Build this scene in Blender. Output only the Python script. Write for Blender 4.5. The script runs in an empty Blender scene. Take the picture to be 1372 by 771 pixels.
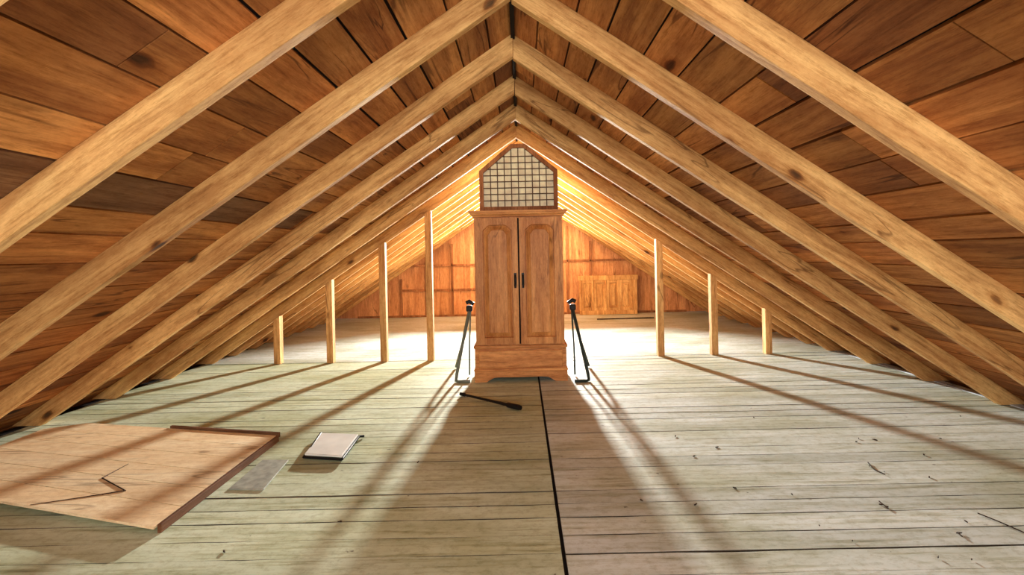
import bpy, bmesh, math, random
from mathutils import Matrix, Vector
random.seed(7)
scene=bpy.context.scene
col=scene.collection
F=600.0; CH=1.2; ROLL=1.2
SL=0.67; ANG=math.atan(SL); RZ=2.38; RH=0.118; RW=0.045
DZ=RZ+RH/math.cos(ANG)          # deck underside apex
EAVE=3.66; YB=8.75; YF=-2.4
RX=-0.022                       # ridge offset
# ---------------------------------------------------------------- materials
def nd(nt,t,**k):
    n=nt.nodes.new(t)
    for a,b in k.items():
        setattr(n,a,b)
    return n
def ramp(nt,stops):
    r=nd(nt,'ShaderNodeValToRGB')
    e=r.color_ramp.elements
    while len(e)<len(stops): e.new(0.5)
    for i,(p,c) in enumerate(stops):
        e[i].position=p; e[i].color=(c[0],c[1],c[2],1)
    return r
def mix(nt,mode,fac,a,b):
    m=nd(nt,'ShaderNodeMix',data_type='RGBA',blend_type=mode)
    L=nt.links
    for s,v in ((m.inputs[0],fac),(m.inputs[6],a),(m.inputs[7],b)):
        if hasattr(v,'is_linked') or hasattr(v,'links'): L.new(v,s)
        elif isinstance(v,(int,float)): s.default_value=v
        else: s.default_value=(v[0],v[1],v[2],1)
    return m.outputs[2]
def newmat(name,rough=0.6):
    m=bpy.data.materials.new(name); m.use_nodes=True
    nt=m.node_tree; b=nt.nodes['Principled BSDF']
    b.inputs['Roughness'].default_value=rough
    b.inputs['Specular IOR Level'].default_value=0.25
    return m,nt,b
def simple(name,c,rough=0.5,metal=0.0,var=0.15,scale=20):
    m,nt,b=newmat(name,rough)
    tc=nd(nt,'ShaderNodeTexCoord'); n=nd(nt,'ShaderNodeTexNoise'); n.inputs['Scale'].default_value=scale
    n.inputs['Detail'].default_value=5
    nt.links.new(tc.outputs['Object'],n.inputs['Vector'])
    r=ramp(nt,[(0.3,[x*(1-var) for x in c]),(0.7,[min(1,x*(1+var)) for x in c])])
    nt.links.new(n.outputs['Fac'],r.inputs['Fac'])
    nt.links.new(r.outputs['Color'],b.inputs['Base Color'])
    b.inputs['Metallic'].default_value=metal
    return m
def wood(name,c1,c2,axis='X',grain=14,knot=0.55,rough=0.75,attr=False,objrand=True,stain=0.5,tint=0.35,cont=(0.38,0.62),line=0.6,kscale=(1.7,4.2),streak=0.75):
    m,nt,b=newmat(name,rough); L=nt.links
    tc=nd(nt,'ShaderNodeTexCoord')
    vec=tc.outputs['Object']
    if objrand:
        oi=nd(nt,'ShaderNodeObjectInfo'); mu=nd(nt,'ShaderNodeMath',operation='MULTIPLY'); mu.inputs[1].default_value=37
        L.new(oi.outputs['Random'],mu.inputs[0])
        va=nd(nt,'ShaderNodeVectorMath',operation='ADD'); L.new(vec,va.inputs[0]); L.new(mu.outputs[0],va.inputs[1]); vec=va.outputs[0]
    if attr:
        at=nd(nt,'ShaderNodeAttribute',attribute_name='bc')
        vm=nd(nt,'ShaderNodeVectorMath',operation='SCALE'); L.new(at.outputs['Color'],vm.inputs[0]); vm.inputs['Scale'].default_value=23
        va=nd(nt,'ShaderNodeVectorMath',operation='ADD'); L.new(vec,va.inputs[0]); L.new(vm.outputs[0],va.inputs[1]); vec=va.outputs[0]
    def mp(sl,sa):
        n=nd(nt,'ShaderNodeMapping')
        s={'X':(sl,sa,sa),'Y':(sa,sl,sa),'Z':(sa,sa,sl)}[axis]
        n.inputs['Scale'].default_value=s; L.new(vec,n.inputs['Vector']); return n.outputs[0]
    n1=nd(nt,'ShaderNodeTexNoise'); n1.inputs['Scale'].default_value=1; n1.inputs['Detail'].default_value=9; n1.inputs['Roughness'].default_value=0.68; n1.inputs['Distortion'].default_value=0.6
    L.new(mp(grain*0.09,grain),n1.inputs['Vector'])
    r=ramp(nt,[(cont[0],c1),(cont[1],c2)]); L.new(n1.outputs['Fac'],r.inputs['Fac'])
    c=r.outputs['Color']
    n3=nd(nt,'ShaderNodeTexNoise'); n3.inputs['Scale'].default_value=1; n3.inputs['Detail'].default_value=7; n3.inputs['Roughness'].default_value=0.85
    L.new(mp(grain*0.5,grain*6),n3.inputs['Vector'])
    r3=ramp(nt,[(0.36,(0.50,0.38,0.26)),(0.52,(1,1,1))]); L.new(n3.outputs['Fac'],r3.inputs['Fac'])
    c=mix(nt,'MULTIPLY',streak,c,r3.outputs['Color'])
    n5=nd(nt,'ShaderNodeTexNoise'); n5.inputs['Scale'].default_value=1; n5.inputs['Detail'].default_value=8; n5.inputs['Roughness'].default_value=0.8
    L.new(mp(14,26),n5.inputs['Vector'])
    r5=ramp(nt,[(0.38,(0.70,0.58,0.46)),(0.56,(1.0,1.0,1.0))]); L.new(n5.outputs['Fac'],r5.inputs['Fac'])
    c=mix(nt,'MULTIPLY',0.5,c,r5.outputs['Color'])
    n4=nd(nt,'ShaderNodeTexNoise'); n4.inputs['Scale'].default_value=1; n4.inputs['Detail'].default_value=3; n4.inputs['Distortion'].default_value=0.8
    L.new(mp(0.55,5.5),n4.inputs['Vector'])
    r4=ramp(nt,[(0.488,(1,1,1)),(0.497,(0.16,0.08,0.04)),(0.503,(0.16,0.08,0.04)),(0.512,(1,1,1))]); L.new(n4.outputs['Fac'],r4.inputs['Fac'])
    n4b=nd(nt,'ShaderNodeTexNoise'); n4b.inputs['Scale'].default_value=1; n4b.inputs['Detail'].default_value=2; L.new(mp(1.4,3.3),n4b.inputs['Vector'])
    r4b=ramp(nt,[(0.50,(0,0,0)),(0.58,(line,line,line))]); L.new(n4b.outputs['Fac'],r4b.inputs['Fac'])
    c=mix(nt,'MULTIPLY',r4b.outputs['Color'],c,r4.outputs['Color'])
    n2=nd(nt,'ShaderNodeTexNoise'); n2.inputs['Scale'].default_value=1; n2.inputs['Detail'].default_value=4
    L.new(mp(0.9,3.0),n2.inputs['Vector'])
    r2=ramp(nt,[(0.35,(0.50,0.38,0.28)),(0.6,(1,1,1))]); L.new(n2.outputs['Fac'],r2.inputs['Fac'])
    c=mix(nt,'MULTIPLY',stain,c,r2.outputs['Color'])
    v=nd(nt,'ShaderNodeTexVoronoi'); v.inputs['Scale'].default_value=1
    nk=nd(nt,'ShaderNodeTexNoise'); nk.inputs['Scale'].default_value=6; L.new(mp(kscale[0],kscale[1]),nk.inputs['Vector'])
    mk=mix(nt,'LINEAR_LIGHT',0.05,mp(kscale[0],kscale[1]),nk.outputs['Color'])
    L.new(mk,v.inputs['Vector'])
    rk=ramp(nt,[(0.045,(0.05,0.025,0.015)),(0.075,(0.35,0.22,0.14)),(0.09,(0.75,0.65,0.55)),(0.15,(1,1,1))]); L.new(v.outputs['Distance'],rk.inputs['Fac'])
    c=mix(nt,'MULTIPLY',knot,c,rk.outputs['Color'])
    if attr:
        c=mix(nt,'MULTIPLY',1.0,c,at.outputs['Color'])
    if objrand:
        ro=ramp(nt,[(0,(1-tint,1-tint*1.05,1-tint*1.1)),(1,(1,1,1))]); L.new(oi.outputs['Random'],ro.inputs['Fac'])
        c=mix(nt,'MULTIPLY',1.0,c,ro.outputs['Color'])
    L.new(c,b.inputs['Base Color'])
    bp=nd(nt,'ShaderNodeBump'); bp.inputs['Strength'].default_value=0.5; bp.inputs['Distance'].default_value=0.005
    L.new(n3.outputs['Fac'],bp.inputs['Height']); L.new(bp.outputs[0],b.inputs['Normal'])
    return m
M_raft=wood('rafter_wood',(0.56,0.29,0.10),(0.96,0.62,0.25),'X',10,0.9,tint=0.2,stain=0.5)
M_deck=wood('roof_deck_wood',(0.38,0.135,0.04),(0.76,0.34,0.11),'Y',9,0.9,attr=True,objrand=False,kscale=(1.5,3.0),line=0.7)
M_back=wood('gable_wall_wood',(0.55,0.25,0.11),(0.82,0.44,0.21),'Z',9,0.4,attr=True,objrand=False,stain=.3)
M_stud=wood('stud_wood',(0.60,0.32,0.12),(0.92,0.60,0.26),'Z',12,0.6,tint=0.15)
M_cab=wood('wardrobe_pine',(0.52,0.19,0.05),(0.90,0.44,0.15),'Z',9,0.8,rough=0.42,tint=0.15,stain=0.3,cont=(.35,.65),line=.5)
M_cabh=wood('wardrobe_pine_rail',(0.52,0.19,0.05),(0.88,0.42,0.14),'X',9,0.5,rough=0.42,tint=0.15,stain=0.3,line=.5)
M_ply=wood('panel_pine',(0.90,0.69,0.42),(0.98,0.84,0.58),'X',7,0.6,attr=True,objrand=False,stain=0.1,streak=.3,line=.5)
M_edge=wood('panel_edge_wood',(0.16,0.07,0.03),(0.32,0.16,0.08),'X',10,0.3)
M_redw=wood('lattice_frame_wood',(0.30,0.12,0.05),(0.55,0.26,0.12),'Z',10,0.2)
M_black=simple('black_iron',(0.012,0.012,0.013),0.4,0.3)
M_dark=simple('dark_gap',(0.012,0.007,0.005),0.9)
M_seam=simple('seam_shadow',(0.07,0.06,0.045),0.9)
M_tube=simple('green_black_tube',(0.035,0.05,0.045),0.4,0.5)
M_tubel=simple('pale_grey_tube',(0.18,0.21,0.17),0.4,0.4)
M_white=simple('white_enamel',(0.74,0.76,0.72),0.45,0,0.08,9)
M_grey=simple('grey_metal_plate',(0.33,0.35,0.30),0.6,0.0,0.25,25)
M_edgew=simple('pale_floor_edge',(0.45,0.50,0.56),0.9,0,0.4,8)
M_leaf=simple('dry_leaf',(0.035,0.02,0.012),0.9)
M_crack=simple('split_shadow_wood',(0.05,0.025,0.015),0.9)
M_pane=simple('lattice_backing',(0.90,0.80,0.58),0.7,0,0.25,11)
M_lat=simple('lattice_strip',(0.10,0.055,0.03),0.7)

def floor_mat():
    m,nt,b=newmat('painted_floorboards',0.55); L=nt.links
    tc=nd(nt,'ShaderNodeTexCoord'); at=nd(nt,'ShaderNodeAttribute',attribute_name='bc')
    vm=nd(nt,'ShaderNodeVectorMath',operation='SCALE'); L.new(at.outputs['Color'],vm.inputs[0]); vm.inputs['Scale'].default_value=11
    va=nd(nt,'ShaderNodeVectorMath',operation='ADD'); L.new(tc.outputs['Object'],va.inputs[0]); L.new(vm.outputs[0],va.inputs[1])
    def noi(sc,src,det=6,rg=0.6):
        mp=nd(nt,'ShaderNodeMapping'); mp.inputs['Scale'].default_value=sc; L.new(src,mp.inputs['Vector'])
        n=nd(nt,'ShaderNodeTexNoise'); n.inputs['Scale'].default_value=1; n.inputs['Detail'].default_value=det; n.inputs['Roughness'].default_value=rg
        L.new(mp.outputs[0],n.inputs['Vector']); return n.outputs['Fac']
    r=ramp(nt,[(0.3,(0.58,0.65,0.60)),(0.7,(0.76,0.84,0.83))]); L.new(noi((1.2,14,1),va.outputs[0]),r.inputs['Fac'])
    c=r.outputs['Color']
    r2=ramp(nt,[(0.30,(0.30,0.28,0.18)),(0.40,(0.74,0.72,0.60)),(0.50,(1,1,1))]); L.new(noi((2.2,34,1),va.outputs[0],8,0.7),r2.inputs['Fac'])
    c=mix(nt,'MULTIPLY',0.8,c,r2.outputs['Color'])
    r3=ramp(nt,[(0.40,(0.66,0.64,0.48)),(0.56,(1,1,1))]); L.new(noi((0.9,1.6,1),tc.outputs['Object'],6),r3.inputs['Fac'])
    c=mix(nt,'MULTIPLY',0.7,c,r3.outputs['Color'])
    r5=ramp(nt,[(0.36,(0.62,0.60,0.5)),(0.52,(1,1,1))]); L.new(noi((18,30,1),tc.outputs['Object'],8,0.8),r5.inputs['Fac'])
    c=mix(nt,'MULTIPLY',0.7,c,r5.outputs['Color'])
    r4=ramp(nt,[(0.25,(0.15,0.11,0.08)),(0.28,(1,1,1))]); L.new(noi((16,26,1),tc.outputs['Object'],3,0.5),r4.inputs['Fac'])
    c=mix(nt,'MULTIPLY',0.8,c,r4.outputs['Color'])
    c=mix(nt,'MULTIPLY',1.0,c,at.outputs['Color'])
    L.new(c,b.inputs['Base Color'])
    bp=nd(nt,'ShaderNodeBump'); bp.inputs['Strength'].default_value=0.2; bp.inputs['Distance'].default_value=0.004
    L.new(r2.outputs['Color'],bp.inputs['Height']); L.new(bp.outputs[0],b.inputs['Normal'])
    return m
M_floor=floor_mat()

# ---------------------------------------------------------------- helpers
def addobj(name,me,mats,parent=None,loc=(0,0,0),rot=None,bev=0):
    o=bpy.data.objects.new(name,me); col.objects.link(o)
    for m in (mats if isinstance(mats,(list,tuple)) else [mats]): me.materials.append(m)
    o.location=loc
    if rot: o.rotation_euler=rot
    if parent: o.parent=parent
    if bev:
        b=o.modifiers.new('bevel','BEVEL'); b.width=bev; b.segments=2; b.limit_method='ANGLE'
    return o
def empty(name,loc=(0,0,0),rz=0):
    e=bpy.data.objects.new(name,None); col.objects.link(e); e.location=loc; e.rotation_euler=(0,0,rz); e.empty_display_size=0.1
    return e
def prism(bm,a,b,mi=0,color=None,lay=None,side_mi=None):
    n=len(a)
    va=[bm.verts.new(p) for p in a]; vb=[bm.verts.new(p) for p in b]
    fs=[bm.faces.new(va[::-1]),bm.faces.new(vb)]
    for i in range(n):
        fs.append(bm.faces.new((va[i],va[(i+1)%n],vb[(i+1)%n],vb[i])))
    for k,f in enumerate(fs):
        f.material_index=mi if (side_mi is None or k<2) else side_mi
        if lay is not None:
            for l in f.loops: l[lay]=color
    return fs
def bx(bm,x0,x1,y0,y1,z0,z1,mi=0,color=None,lay=None,side_mi=None):
    return prism(bm,[(x0,y0,z0),(x1,y0,z0),(x1,y1,z0),(x0,y1,z0)],[(x0,y0,z1),(x1,y0,z1),(x1,y1,z1),(x0,y1,z1)],mi,color,lay,side_mi)
def finish(bm,name):
    bmesh.ops.recalc_face_normals(bm,faces=bm.faces[:])
    me=bpy.data.meshes.new(name); bm.to_mesh(me); bm.free(); return me
def boxobj(name,b,mat,parent=None,bev=0,loc=(0,0,0),rot=None):
    bm=bmesh.new(); bx(bm,*b); return addobj(name,finish(bm,name),mat,parent,loc,rot,bev)
def tube(name,pts,r,mat,parent=None,cyc=False,radii=None):
    cu=bpy.data.curves.new(name,'CURVE'); cu.dimensions='3D'; cu.bevel_depth=r; cu.bevel_resolution=4; cu.use_fill_caps=True
    s=cu.splines.new('POLY'); s.points.add(len(pts)-1)
    for i,p in enumerate(pts):
        s.points[i].co=(p[0],p[1],p[2],1)
        if radii: s.points[i].radius=radii[i]
    s.use_cyclic_u=cyc
    cu.materials.append(mat)
    o=bpy.data.objects.new(name,cu); col.objects.link(o)
    if parent: o.parent=parent
    return o
def gpt(u,v,z=0.0):
    dx=u-698; dy=v-340; r=math.radians(ROLL); X=dx*math.cos(r)-dy*math.sin(r); Dn=dy*math.cos(r)+dx*math.sin(r)
    d=F*(CH-z)/Dn; return (X*d/F,d,z)

# ---------------------------------------------------------------- floor
bm=bmesh.new(); lay=bm.loops.layers.float_color.new('bc')
SEAM=0.145
y=YF
while y<5.12:
    w=0.118+random.uniform(-0.01,0.012); y1=min(y+w,5.12)
    for side in (0,1):
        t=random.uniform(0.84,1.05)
        cc=(t*(0.96 if side==0 else 1.0),t*(0.98 if side==0 else 1.0),t*(0.78 if side==0 else 1.0),1)  # greener left half: own tone difference plus greenish light put into the colour
        g=random.choice((0.001,0.001,0.002,0.003,0.005,0.008))
        x0,x1=(-EAVE,SEAM-0.008) if side==0 else (SEAM+0.008,EAVE)
        dz=random.uniform(-0.0015,0.0015)
        n=24
        xs=[x0+(x1-x0)*i/n for i in range(n+1)]
        e0=[random.uniform(0,0.002) for _ in xs]; e1=[max(0,g+random.uniform(-.003,.003)) for _ in xs]
        lo=[(xs[i],y+e0[i]) for i in range(n+1)]+[(xs[i],y1-e1[i]) for i in range(n,-1,-1)]
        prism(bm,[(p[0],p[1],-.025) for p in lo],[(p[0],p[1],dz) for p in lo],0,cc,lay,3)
    y=y1
y=5.132
while y<YB:
    y1=min(y+0.6,YB)
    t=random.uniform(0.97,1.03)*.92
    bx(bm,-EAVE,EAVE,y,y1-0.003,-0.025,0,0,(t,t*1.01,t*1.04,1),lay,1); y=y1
bx(bm,-3.9,3.9,YF,YB,-0.06,-0.03,1,(1,1,1,1),lay)
bx(bm,3.60,3.68,YF,YB,-.02,.006,2,(1,1,1,1),lay)
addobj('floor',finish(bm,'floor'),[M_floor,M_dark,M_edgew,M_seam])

# ---------------------------------------------------------------- roof deck
bm=bmesh.new(); lay=bm.loops.layers.float_color.new('bc')
ca,sa=math.cos(ANG),math.sin(ANG)
for s in (-1,1):
    def P(u,v,y):
        return (s*(u*ca+v*sa),y,DZ-u*sa+v*ca)
    u=0.0; k=0
    Ltot=4.62
    while u<Ltot:
        w=random.choice((0.17,0.19,0.2,0.215,0.23)); u1=min(u+w,Ltot)
        y=YF-random.uniform(0,1.5)
        g=random.choice((0.008,0.011,0.014))
        while y<YB:
            y1=min(y+random.choice((1.2,1.85,2.4,3.1)),YB+0.05)
            t=random.uniform(0.66,1.15); rr=random.uniform(-0.07,0.07)
            cc=(t,t*(1+rr),t*(1+rr*1.3),1)
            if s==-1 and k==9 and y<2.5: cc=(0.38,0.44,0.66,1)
            elif random.random()<0.07: cc=(0.5,0.46,0.5,1)
            dv=random.uniform(0,0.003)
            yy=max(y,YF-0.05)
            if y1>yy:
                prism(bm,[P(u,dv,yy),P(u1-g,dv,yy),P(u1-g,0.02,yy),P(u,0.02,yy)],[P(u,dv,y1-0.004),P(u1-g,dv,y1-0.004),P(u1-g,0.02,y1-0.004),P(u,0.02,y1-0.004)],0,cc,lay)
            y=y1
        u=u1; k+=1
    prism(bm,[P(-0.05,0.024,YF-.1),P(4.7,0.024,YF-.1),P(4.7,0.05,YF-.1),P(-0.05,0.05,YF-.1)],[P(-0.05,0.024,YB+.1),P(4.7,0.024,YB+.1),P(4.7,0.05,YB+.1),P(-0.05,0.05,YB+.1)],1,(1,1,1,1),lay)
addobj('ceiling',finish(bm,'ceiling'),[M_deck,M_dark],loc=(RX,0,0))
boxobj('trim_ridge_board',(RX-0.012,RX+0.012,YF,YB,DZ-0.03,DZ+0.02),M_dark)

# ---------------------------------------------------------------- rafters
raft=empty('roof_rafters')
ds=[1.5+0.617*k for k in range(-6,7)]
d=ds[-1]+0.41
while d<YB-0.02: ds.append(d); d+=0.41
def rafter(s,d,h=RH,w=RW):
    L0=RZ/sa; L1=(RZ+h*ca)/sa
    n=14
    bm=bmesh.new(); rings=[]
    ph=random.uniform(0,9)
    for i in range(n+1):
        f=i/n
        wob=0.004*math.sin(ph+f*5)+random.uniform(-.0015,.0015)
        xb=L0*f; xt=-h*sa/ca+(L1+h*sa/ca)*f
        if i==n: wob=0
        ring=[(s*xb,-w,wob),(s*xb,0,wob),(s*xt,0,h),(s*xt,-w,h)]
        rings.append([bm.verts.new(p) for p in ring])
    for a,b in zip(rings,rings[1:]):
        for j in range(4): bm.faces.new((a[j],a[(j+1)%4],b[(j+1)%4],b[j]))
    bm.faces.new(rings[0]); bm.faces.new(rings[-1][::-1])
    return addobj('rafter_beam',finish(bm,'rafter_beam'),M_raft,raft,(RX,d,RZ+0.002),(0,s*ANG,0),0.004)
for d in ds:
    for s in (-1,1): rafter(s,d+random.uniform(-0.012,0.012))

# ---------------------------------------------------------------- knee studs
st=empty('support_studs')
for x in (-2.79,-2.19,-1.58,-1.05,1.57,2.18,2.79):
    yc=5.12; hw=0.036
    def zt(xx): return RZ-SL*abs(xx-RX)-0.002
    bm=bmesh.new()
    prism(bm,[(x-hw,yc-.045,0.001),(x+hw,yc-.045,0.001),(x+hw,yc-.045,zt(x+hw)),(x-hw,yc-.045,zt(x-hw))],
             [(x-hw,yc+.03,0.001),(x+hw,yc+.03,0.001),(x+hw,yc+.03,zt(x+hw)),(x-hw,yc+.03,zt(x-hw))])
    addobj('stud_post',finish(bm,'stud_post'),M_stud,st,bev=0.003)

# ---------------------------------------------------------------- gable walls
def gable(name,y0,y1,win):
    bm=bmesh.new(); lay=bm.loops.layers.float_color.new('bc')
    x=-3.8
    wx0,wx1,wz0,wz1=win
    def zt(xx): return DZ-SL*abs(xx)+0.005
    xs=[]
    while x<3.8: xs.append(x); x+=0.2
    xs.append(3.8); xs+= [wx0,wx1]
    xs=sorted(set(round(v,4) for v in xs))
    for a,b in zip(xs,xs[1:]):
        t=random.uniform(0.88,1.08); cc=(t,t,t,1); bb=b-0.002
        if zt(a)<=0.02 and zt(b)<=0.02: continue
        def strip(z0,ta,tb):
            prism(bm,[(a,y0,z0),(bb,y0,z0),(bb,y0,tb),(a,y0,ta)],[(a,y1,z0),(bb,y1,z0),(bb,y1,tb),(a,y1,ta)],0,cc,lay)
        if a>=wx0-1e-4 and b<=wx1+1e-4:
            strip(0,wz0,wz0); strip(wz1,zt(a),zt(b))
        else: strip(0,max(zt(a),0.02),max(zt(b),0.02))
    return addobj(name,finish(bm,name),M_back)
WIN=(-0.42,0.42,1.26,1.80)
gable('wall_back',YB,YB+0.03,WIN)
gable('wall_front',YF-0.03,YF,(-0.6,0.6,0.7,1.7))
def window(name,y,w,mun=True):
    e=empty(name,(0,y,0)); x0,x1,z0,z1=w; t=0.05
    parts=[('jamb_a',(x0-t,x0,-.03,.03,z0-t,z1+t)),('jamb_b',(x1,x1+t,-.03,.03,z0-t,z1+t)),('head',(x0,x1,-.03,.03,z1,z1+t)),('sill',(x0,x1,-.05,.03,z0-t,z0))]
    if mun: parts.append(('muntin',(x0,x1,-.01,.01,(z0+z1)/2-.012,(z0+z1)/2+.012)))
    for nm,b in parts: boxobj(nm,b,M_redw,e,0.003)
window('window_1',YB-0.02,WIN,False)
window('unseen_fill_window',YF+0.03,(-0.6,0.6,0.7,1.7))  # unseen window behind the camera, added to house the front fill
fr=empty('wall_back_framing')
def bat(x0,x1,z0,z1): boxobj('batten',(x0,x1,YB-0.04,YB-0.001,z0,z1),M_redw,fr,0.003)
for x in (-2.35,-1.85,-1.35,-.85,.9,1.35):
    bat(x-0.02,x+0.02,0.036,DZ-SL*abs(x)-0.2)
bat(-2.33,-.52,0.50,0.54); bat(-2.1,-.52,.98,1.02); bat(0.5,2.2,1.02,1.06); bat(-3.2,3.2,0.001,0.035)

# ---------------------------------------------------------------- wardrobe
W=empty('wardrobe',(-0.022,4.2,0))
boxobj('carcass_side_a',(-.415,-.39,.02,.5,.33,1.56),M_cab,W,.003)
boxobj('carcass_side_b',(.39,.415,.02,.5,.33,1.56),M_cab,W,.003)
boxobj('carcass_back',(-.39,.39,.48,.5,.33,1.56),M_cab,W)
boxobj('carcass_face',(-.415,.415,.0,.022,.33,1.56),M_cab,W,.002)
bm=bmesh.new()
prof=[(0,1.545),(0.012,1.548),(0.016,1.562),(0.032,1.572),(0.036,1.588),(0.045,1.590),(0.045,1.606)]
for (o0,z0),(o1,z1) in zip(prof,prof[1:]):
    prism(bm,[(-.415-o0,-o0,z0),(.415+o0,-o0,z0),(.415+o0,.5,z0),(-.415-o0,.5,z0)],[(-.415-o1,-o1,z1),(.415+o1,-o1,z1),(.415+o1,.5,z1),(-.415-o1,.5,z1)])
addobj('crown_moulding',finish(bm,'crown'),M_cabh,W)
boxobj('waist_moulding',(-.44,.44,-.02,.5,.315,.345),M_cabh,W,.008)
boxobj('drawer_case',(-.43,.43,-.008,.5,.10,.315),M_cabh,W,.004)
boxobj('drawer_front',(-.39,.39,-.022,-.006,.135,.295),M_cabh,W,.007)
boxobj('base_moulding',(-.44,.44,-.018,.5,.10,.125),M_cabh,W,.008)
def apron(bm,x0,x1,y0,y1):
    n=24; top=0.102; pts=[]
    for i in range(n+1):
        f=i/n; x=x0+(x1-x0)*f; e=min(f,1-f)
        z=0.0 if e<0.14 else (0.045*min(1,(e-0.14)/0.08)**0.6)
        pts.append((x,z))
    for (xa,za),(xb,zb) in zip(pts,pts[1:]):
        prism(bm,[(xa,y0,za),(xb,y0,zb),(xb,y0,top),(xa,y0,top)],[(xa,y1,za),(xb,y1,zb),(xb,y1,top),(xa,y1,top)])
bm=bmesh.new(); apron(bm,-.435,.435,-.012,.015)
bx(bm,-.435,-.41,.015,.5,0,.10); bx(bm,.41,.435,.015,.5,0,.10); bx(bm,-.41,.41,.48,.5,0,.10)
addobj('bracket_plinth',finish(bm,'plinth'),M_cabh,W)
def door(name,cx,w,z0,z1,panel_w,drop,parent,ybase=0.0,t=0.022,mat=M_cab,margin=0.075):
    g=bmesh.new(); hw=w/2; ph=panel_w/2; pb=z0+margin; pt=z1-margin
    N=16; hole=[(cx-ph,pb),(cx+ph,pb)]; outer=[(cx-hw,z0),(cx+hw,z0)]
    for i in range(N+1):
        f=1-2*i/N
        zz=pt-drop*(min(1,max(0,(abs(f)-.45)/.5))**2)
        hole.append((cx+ph*f,zz)); outer.append((cx+hw*f,z1))
    yf=ybase-t
    def V(p,y): return g.verts.new((p[0],y,p[1]))
    hf=[V(p,yf) for p in hole]; of=[V(p,yf) for p in outer]; ob=[V(p,ybase) for p in outer]
    hm=[V((cx+(p[0]-cx)*0.96,(p[1]-(pb+pt)/2)*0.985+(pb+pt)/2),ybase-0.002) for p in hole]
    n=len(hole)
    for i in range(n):
        j=(i+1)%n
        g.faces.new((of[i],of[j],hf[j],hf[i])); g.faces.new((hf[i],hf[j],hm[j],hm[i])); g.faces.new((ob[i],ob[j],of[j],of[i]))
    def sc(p,d):
        mz=(pb+pt)/2
        return (cx+(p[0]-cx)*(1-d/ph),mz+(p[1]-mz)*(1-d/((pt-pb)/2)))
    r1=[V(sc(p,0.010),ybase-0.002) for p in hole]; r2=[V(sc(p,0.045),ybase-0.019) for p in hole]; r3=[V(sc(p,0.049),ybase-0.026) for p in hole]
    for a,b in ((hm,r1),(r1,r2),(r2,r3)):
        for i in range(n):
            j=(i+1)%n; g.faces.new((a[i],a[j],b[j],b[i]))
    g.faces.new(r3); g.faces.new(ob[::-1])
    return addobj(name,finish(g,name),mat,parent)
door('door_a',-.197,.378,.355,1.535,.27,.05,W,margin=.062)
door('door_b',.197,.378,.355,1.535,.27,.05,W,margin=.062)
boxobj('door_meeting_gap',(-.0075,.0075,-.004,.001,.355,1.535),M_dark,W)
for sx in (-.036,.036):
    boxobj('handle_plate',(sx-.012,sx+.012,-.028,-.0215,.90,1.02),M_black,W,.003)
    tube('handle_pull',[(sx,-.026,1.0),(sx,-.05,.995),(sx,-.058,.97),(sx,-.058,.94),(sx,-.05,.918),(sx,-.026,.913)],.008,M_black,W)
    tube('handle_drop',[(sx,-.03,.91),(sx,-.034,.88)],.01,M_black,W)

Lp=empty('lattice_panel',(-0.01,4.42,0))
out=[(-.385,1.61),(.385,1.61),(.385,2.02),(.07,2.28),(-.07,2.28),(-.385,2.02)]
inn=[(-.345,1.665),(.345,1.665),(.345,2.0),(.055,2.243),(-.055,2.243),(-.345,2.0)]
bm=bmesh.new()
n=6
for i in range(n):
    j=(i+1)%n
    prism(bm,[(out[i][0],-.025,out[i][1]),(out[j][0],-.025,out[j][1]),(inn[j][0],-.025,inn[j][1]),(inn[i][0],-.025,inn[i][1])],
             [(out[i][0],.02,out[i][1]),(out[j][0],.02,out[j][1]),(inn[j][0],.02,inn[j][1]),(inn[i][0],.02,inn[i][1])])
addobj('frame',finish(bm,'frame'),M_redw,Lp)
bm=bmesh.new(); prism(bm,[(p[0],.012,p[1]) for p in inn],[(p[0],.018,p[1]) for p in inn]); addobj('backing',finish(bm,'backing'),M_pane,Lp)
bm=bmesh.new()
K=.243/.29
def topz(x):
    ax=abs(x); return 2.243 if ax<.055 else 2.243-(ax-.055)*K
def halfx(z):
    return .345 if z<2.0 else .055+(2.243-z)/K
for i in range(1,10):
    x=-.345+.069*i; bx(bm,x-.0045,x+.0045,.004,.012,1.665,topz(x))
z=1.665+.062
while z<2.22:
    h=halfx(z); bx(bm,-h,h,.0,.0075,z-.0045,z+.0045); z+=.062
addobj('lattice_strips',finish(bm,'lat'),M_lat,Lp)

# ---------------------------------------------------------------- metal stands
def stand(s,x,y,mt):
    e=empty('metal_stand',(x,y,0))
    boxobj('clamp_head',(-.03,.03,-.04,.04,.63,.69),M_black,e,.012)
    tube('clamp_knob',[(-.045*s,0,.70),(0,0,.73),(.03*s,0,.715)],.02,M_black,e)
    tube('leg_front',[(0,-.02,.64),(s*.04,-.12,.42),(s*.10,-.27,.07),(s*.105,-.29,.016),(s*.07,-.31,.013),(s*-.03,-.31,.013)],.015,mt,e)
    tube('leg_rear',[(0,.02,.64),(s*.07,.12,.36),(s*.18,.24,.015)],.015,mt,e)
    tube('leg_inner',[(-s*.01,0,.64),(s*.0,-.05,.3),(s*.0,-.09,.014)],.009,mt,e)
    tube('brace',[(s*.07,-.18,.26),(s*.10,.0,.25),(s*.105,.16,.25)],.008,mt,e)
stand(-1,-.53,4.5,M_tubel); stand(1,.50,4.44,M_tube)

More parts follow.
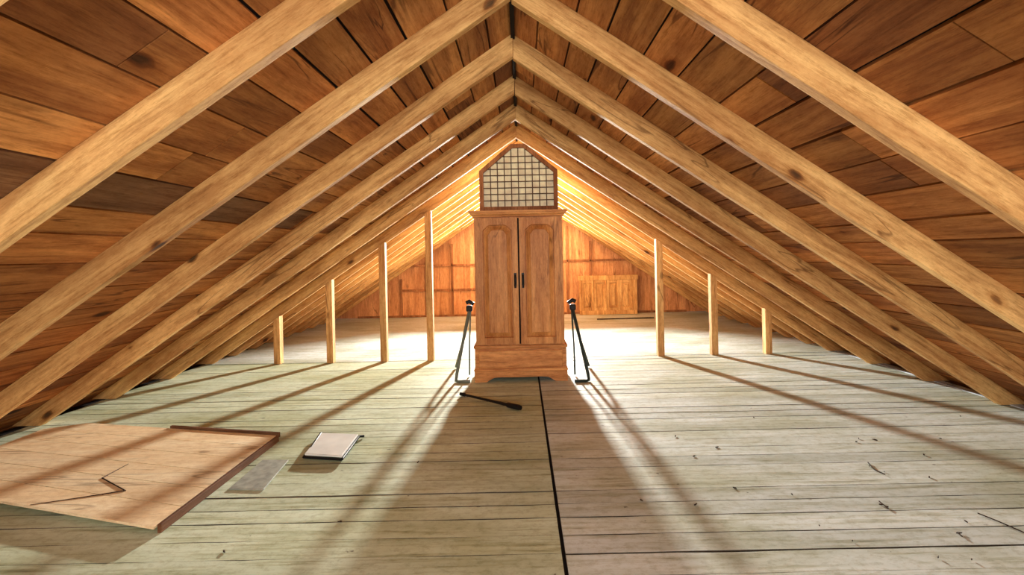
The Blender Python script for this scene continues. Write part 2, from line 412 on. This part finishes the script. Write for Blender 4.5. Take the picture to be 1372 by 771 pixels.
# ---------------------------------------------------------------- plank panel on floor (front-left)
pan=empty('plank_panel')
ZT=.040
g2=lambda u,v:Vector(gpt(u,v,ZT)[:2])
A=g2(370,584); D=g2(205,707); B=g2(120,567)
C0=g2(0,672)
C=Vector((-3.34,D.y+(C0-D).y/(C0-D).x*(-3.34-D.x)))
bm=bmesh.new(); lay=bm.loops.layers.float_color.new('bc')
z0,z1=.028,ZT
Bx=B+(B-A).normalized()*.24
for i in range(6):
    f0=i/6+0.0025; f1=(i+1)/6-0.0025
    t=random.uniform(.9,1.04); cc=(t,t,t*0.98,1)
    q=[A.lerp(D,f0),Bx.lerp(C,f0),Bx.lerp(C,f1),A.lerp(D,f1)]
    if i==0: q=[A,B,Bx.lerp(C,f1),A.lerp(D,f1)]
    prism(bm,[(p.x,p.y,z0) for p in q],[(p.x,p.y,z1) for p in q],0,cc,lay)
addobj('planks',finish(bm,'planks'),M_ply,pan)
def bar(name,p,q,w,z0,z1,mat,parent):
    dv=(q-p); L=dv.length; a=math.atan2(dv.y,dv.x)
    return boxobj(name,(0,L,-w/2,w/2,z0,z1),mat,parent,.003,(p.x,p.y,0),(0,0,a))
bar('edge_rail',A+Vector((.010,0)),D+Vector((.010,.02)),.018,.001,.0405,M_edge,pan)
bar('back_batten',A+Vector((0.01,.02)),A.lerp(B,.55)+Vector((0,.02)),.02,.020,.052,M_edge,pan)
bar('under_batten',A.lerp(D,.5)+Vector((-.05,0)),B.lerp(C,.5)+Vector((.1,0)),.06,.001,.027,M_edge,pan)
bar('under_batten_b',A.lerp(D,.12)+Vector((-.05,0)),B.lerp(C,.12)+Vector((.1,0)),.05,.001,.027,M_edge,pan)
tube('split_line',[gpt(*p,ZT+.001) for p in ((172,622),(137,641),(168,658),(110,667),(40,677))],.0035,M_crack,pan,radii=[.4,1,1.2,.8,.3])

# ---------------------------------------------------------------- white cover + grey plate
def slab(name,px,z0,z1,mat):
    e=empty(name); bm=bmesh.new(); q=[gpt(u,v,z1) for u,v in px]
    prism(bm,[(p[0],p[1],z0) for p in q],[(p[0],p[1],z1) for p in q]); addobj('body',finish(bm,name),mat,e,bev=.004); return e,q
e,q=slab('white_vent_cover',[(408,608),(458,611),(480,582),(431,580)],.022,.035,M_white)
def V3(p,dx,dy,z): return (p[0]+dx,p[1]+dy,z)
tube('rim_side_a',[V3(q[0],-.006,.0,.012),V3(q[0],-.006,.10,.03),V3(q[3],-.006,0,.03)],.008,M_black,e)
tube('rim_side_b',[V3(q[1],.006,-.01,.02),V3(q[2],.006,0,.02),V3(q[2],.03,.02,.012)],.008,M_black,e)
tube('rim_front',[V3(q[0],.0,-.004,.014),V3(q[1],.0,-.004,.014)],.007,M_black,e)
e,q=slab('metal_sheet_plate',[(306,655),(353,656),(387,616),(352,616)],.001,.009,M_grey)

p0=Vector(gpt(617,528,.02)); p1=Vector(gpt(698,547,.025))
pts=[p0.lerp(p1,f) for f in (0,.08,.1,.6,.78,.8,.97,1)]
tube('black_torch_rod',pts,.02,M_black,None,radii=[.7,.75,.5,.55,.7,1,1.05,.8])

# leaning panelled cabinet door at back
cd=empty('loose_panel_door')
boxobj('slab',(1.10,2.2,8.58,8.60,.002,.72),M_redw,cd)
for i in range(4):
    door('panel_field',1.255+i*.245,.24,.08,.66,.16,.0,cd,8.58,.03,M_stud,margin=.05)
boxobj('rail_top',(1.08,2.22,8.54,8.58,.66,.75),M_stud,cd,.006); boxobj('rail_bottom',(1.10,2.2,8.54,8.58,.002,.08),M_stud,cd,.006)
boxobj('stile_a',(1.10,1.132,8.54,8.58,.08,.66),M_stud,cd,.003); boxobj('stile_b',(2.115,2.2,8.54,8.58,.08,.66),M_stud,cd,.003)
tube('dark_floor_strip',[gpt(800,428,.01),gpt(876,426,.01)],.012,M_leaf)

# ---------------------------------------------------------------- debris
bm=bmesh.new()
spots=[(1180,677),(1188,680),(1165,625),(1185,633),(1245,640),(1172,590),(1260,588),(1098,705),(1285,715),(960,600),(1010,560),(905,585),(930,612),(1238,610),(985,655),(455,700),(560,620),(300,740)]
for _ in range(10): spots.append((random.uniform(800,1340),random.uniform(540,760)))
for u,v in spots:
    c=Vector(gpt(u,v,.003)); r=random.uniform(.002,.006); a=random.uniform(0,6.28)
    pts=[]
    for k in range(6):
        rr=r*(random.uniform(.7,1.4)*(2.0 if k%3==0 else .6)); an=a+k*math.pi/3
        pts.append((c.x+rr*math.cos(an),c.y+rr*math.sin(an),.0025))
    prism(bm,pts,[(p[0],p[1],p[2]+.003+random.uniform(0,.004)) for p in pts])
addobj('leaf_debris',finish(bm,'debris'),M_leaf)
tw=empty('twigs')
for l in ([(1310,688),(1340,700),(1372,714)],[(1163,620),(1172,630),(1186,636)],[(1178,672),(1190,682)],[(1283,714),(1289,719)]):
    tube('twig',[gpt(u,v,.006) for u,v in l],.0025,M_leaf,tw)

# ---------------------------------------------------------------- lights
def area(name,loc,direction,sx,sy,e,c,spread=None):
    l=bpy.data.lights.new(name,'AREA'); l.shape='RECTANGLE'; l.size=sx; l.size_y=sy; l.energy=e; l.color=c
    if spread: l.spread=spread
    o=bpy.data.objects.new(name,l); col.objects.link(o); o.location=loc
    o.rotation_euler=Vector(direction).to_track_quat('-Z','Y').to_euler(); return o
def point_fill(name,loc,e,c,r=.05):
    l=bpy.data.lights.new(name,'POINT'); l.energy=e; l.color=c; l.shadow_soft_size=r
    o=bpy.data.objects.new(name,l); col.objects.link(o); o.location=loc
area('window_daylight',(0,9.15,1.56),(0,-1,-.02),.2,.14,1080,(1,.99,.92))
for sx in (-.70,.70): point_fill('rear_fill_light',(sx,8.35,1.3),6,(1,.95,.82),.03)  # added unseen fills that lighten the wardrobe's floor shadow
area('front_fill_light',(0,YF+.12,1.25),(0,1,.02),1.2,1.0,135,(1,.97,.92))  # added fill from behind the camera, brightens the near rafters
area('rear_warm_fill',(0,4.95,1.5),(0,1,.35),.5,.3,62,(1,.68,.38))  # added warm fill hidden behind the wardrobe, lifts back wall and rear rafters
point_fill('ridge_fill_light',(0.3,-.5,1.9),44,(1,.94,.84),.12)  # added point fill near the ridge behind the camera, no lamp there
w=bpy.data.worlds.new('World'); scene.world=w; w.use_nodes=True
w.node_tree.nodes['Background'].inputs[0].default_value=(.75,.85,1,1); w.node_tree.nodes['Background'].inputs[1].default_value=1.0
scene.view_settings.view_transform='Standard'

# ---------------------------------------------------------------- camera
cam=bpy.data.cameras.new('camera'); co=bpy.data.objects.new('camera',cam); col.objects.link(co)
cam.sensor_width=36; cam.lens=F/1372*36; cam.shift_x=-12/1372; cam.shift_y=-45.5/1372; cam.clip_start=.05
co.matrix_world=Matrix.Translation((0,0,CH))@Matrix.Rotation(math.radians(90),4,'X')@Matrix.Rotation(math.radians(-ROLL),4,'Z')
scene.camera=co
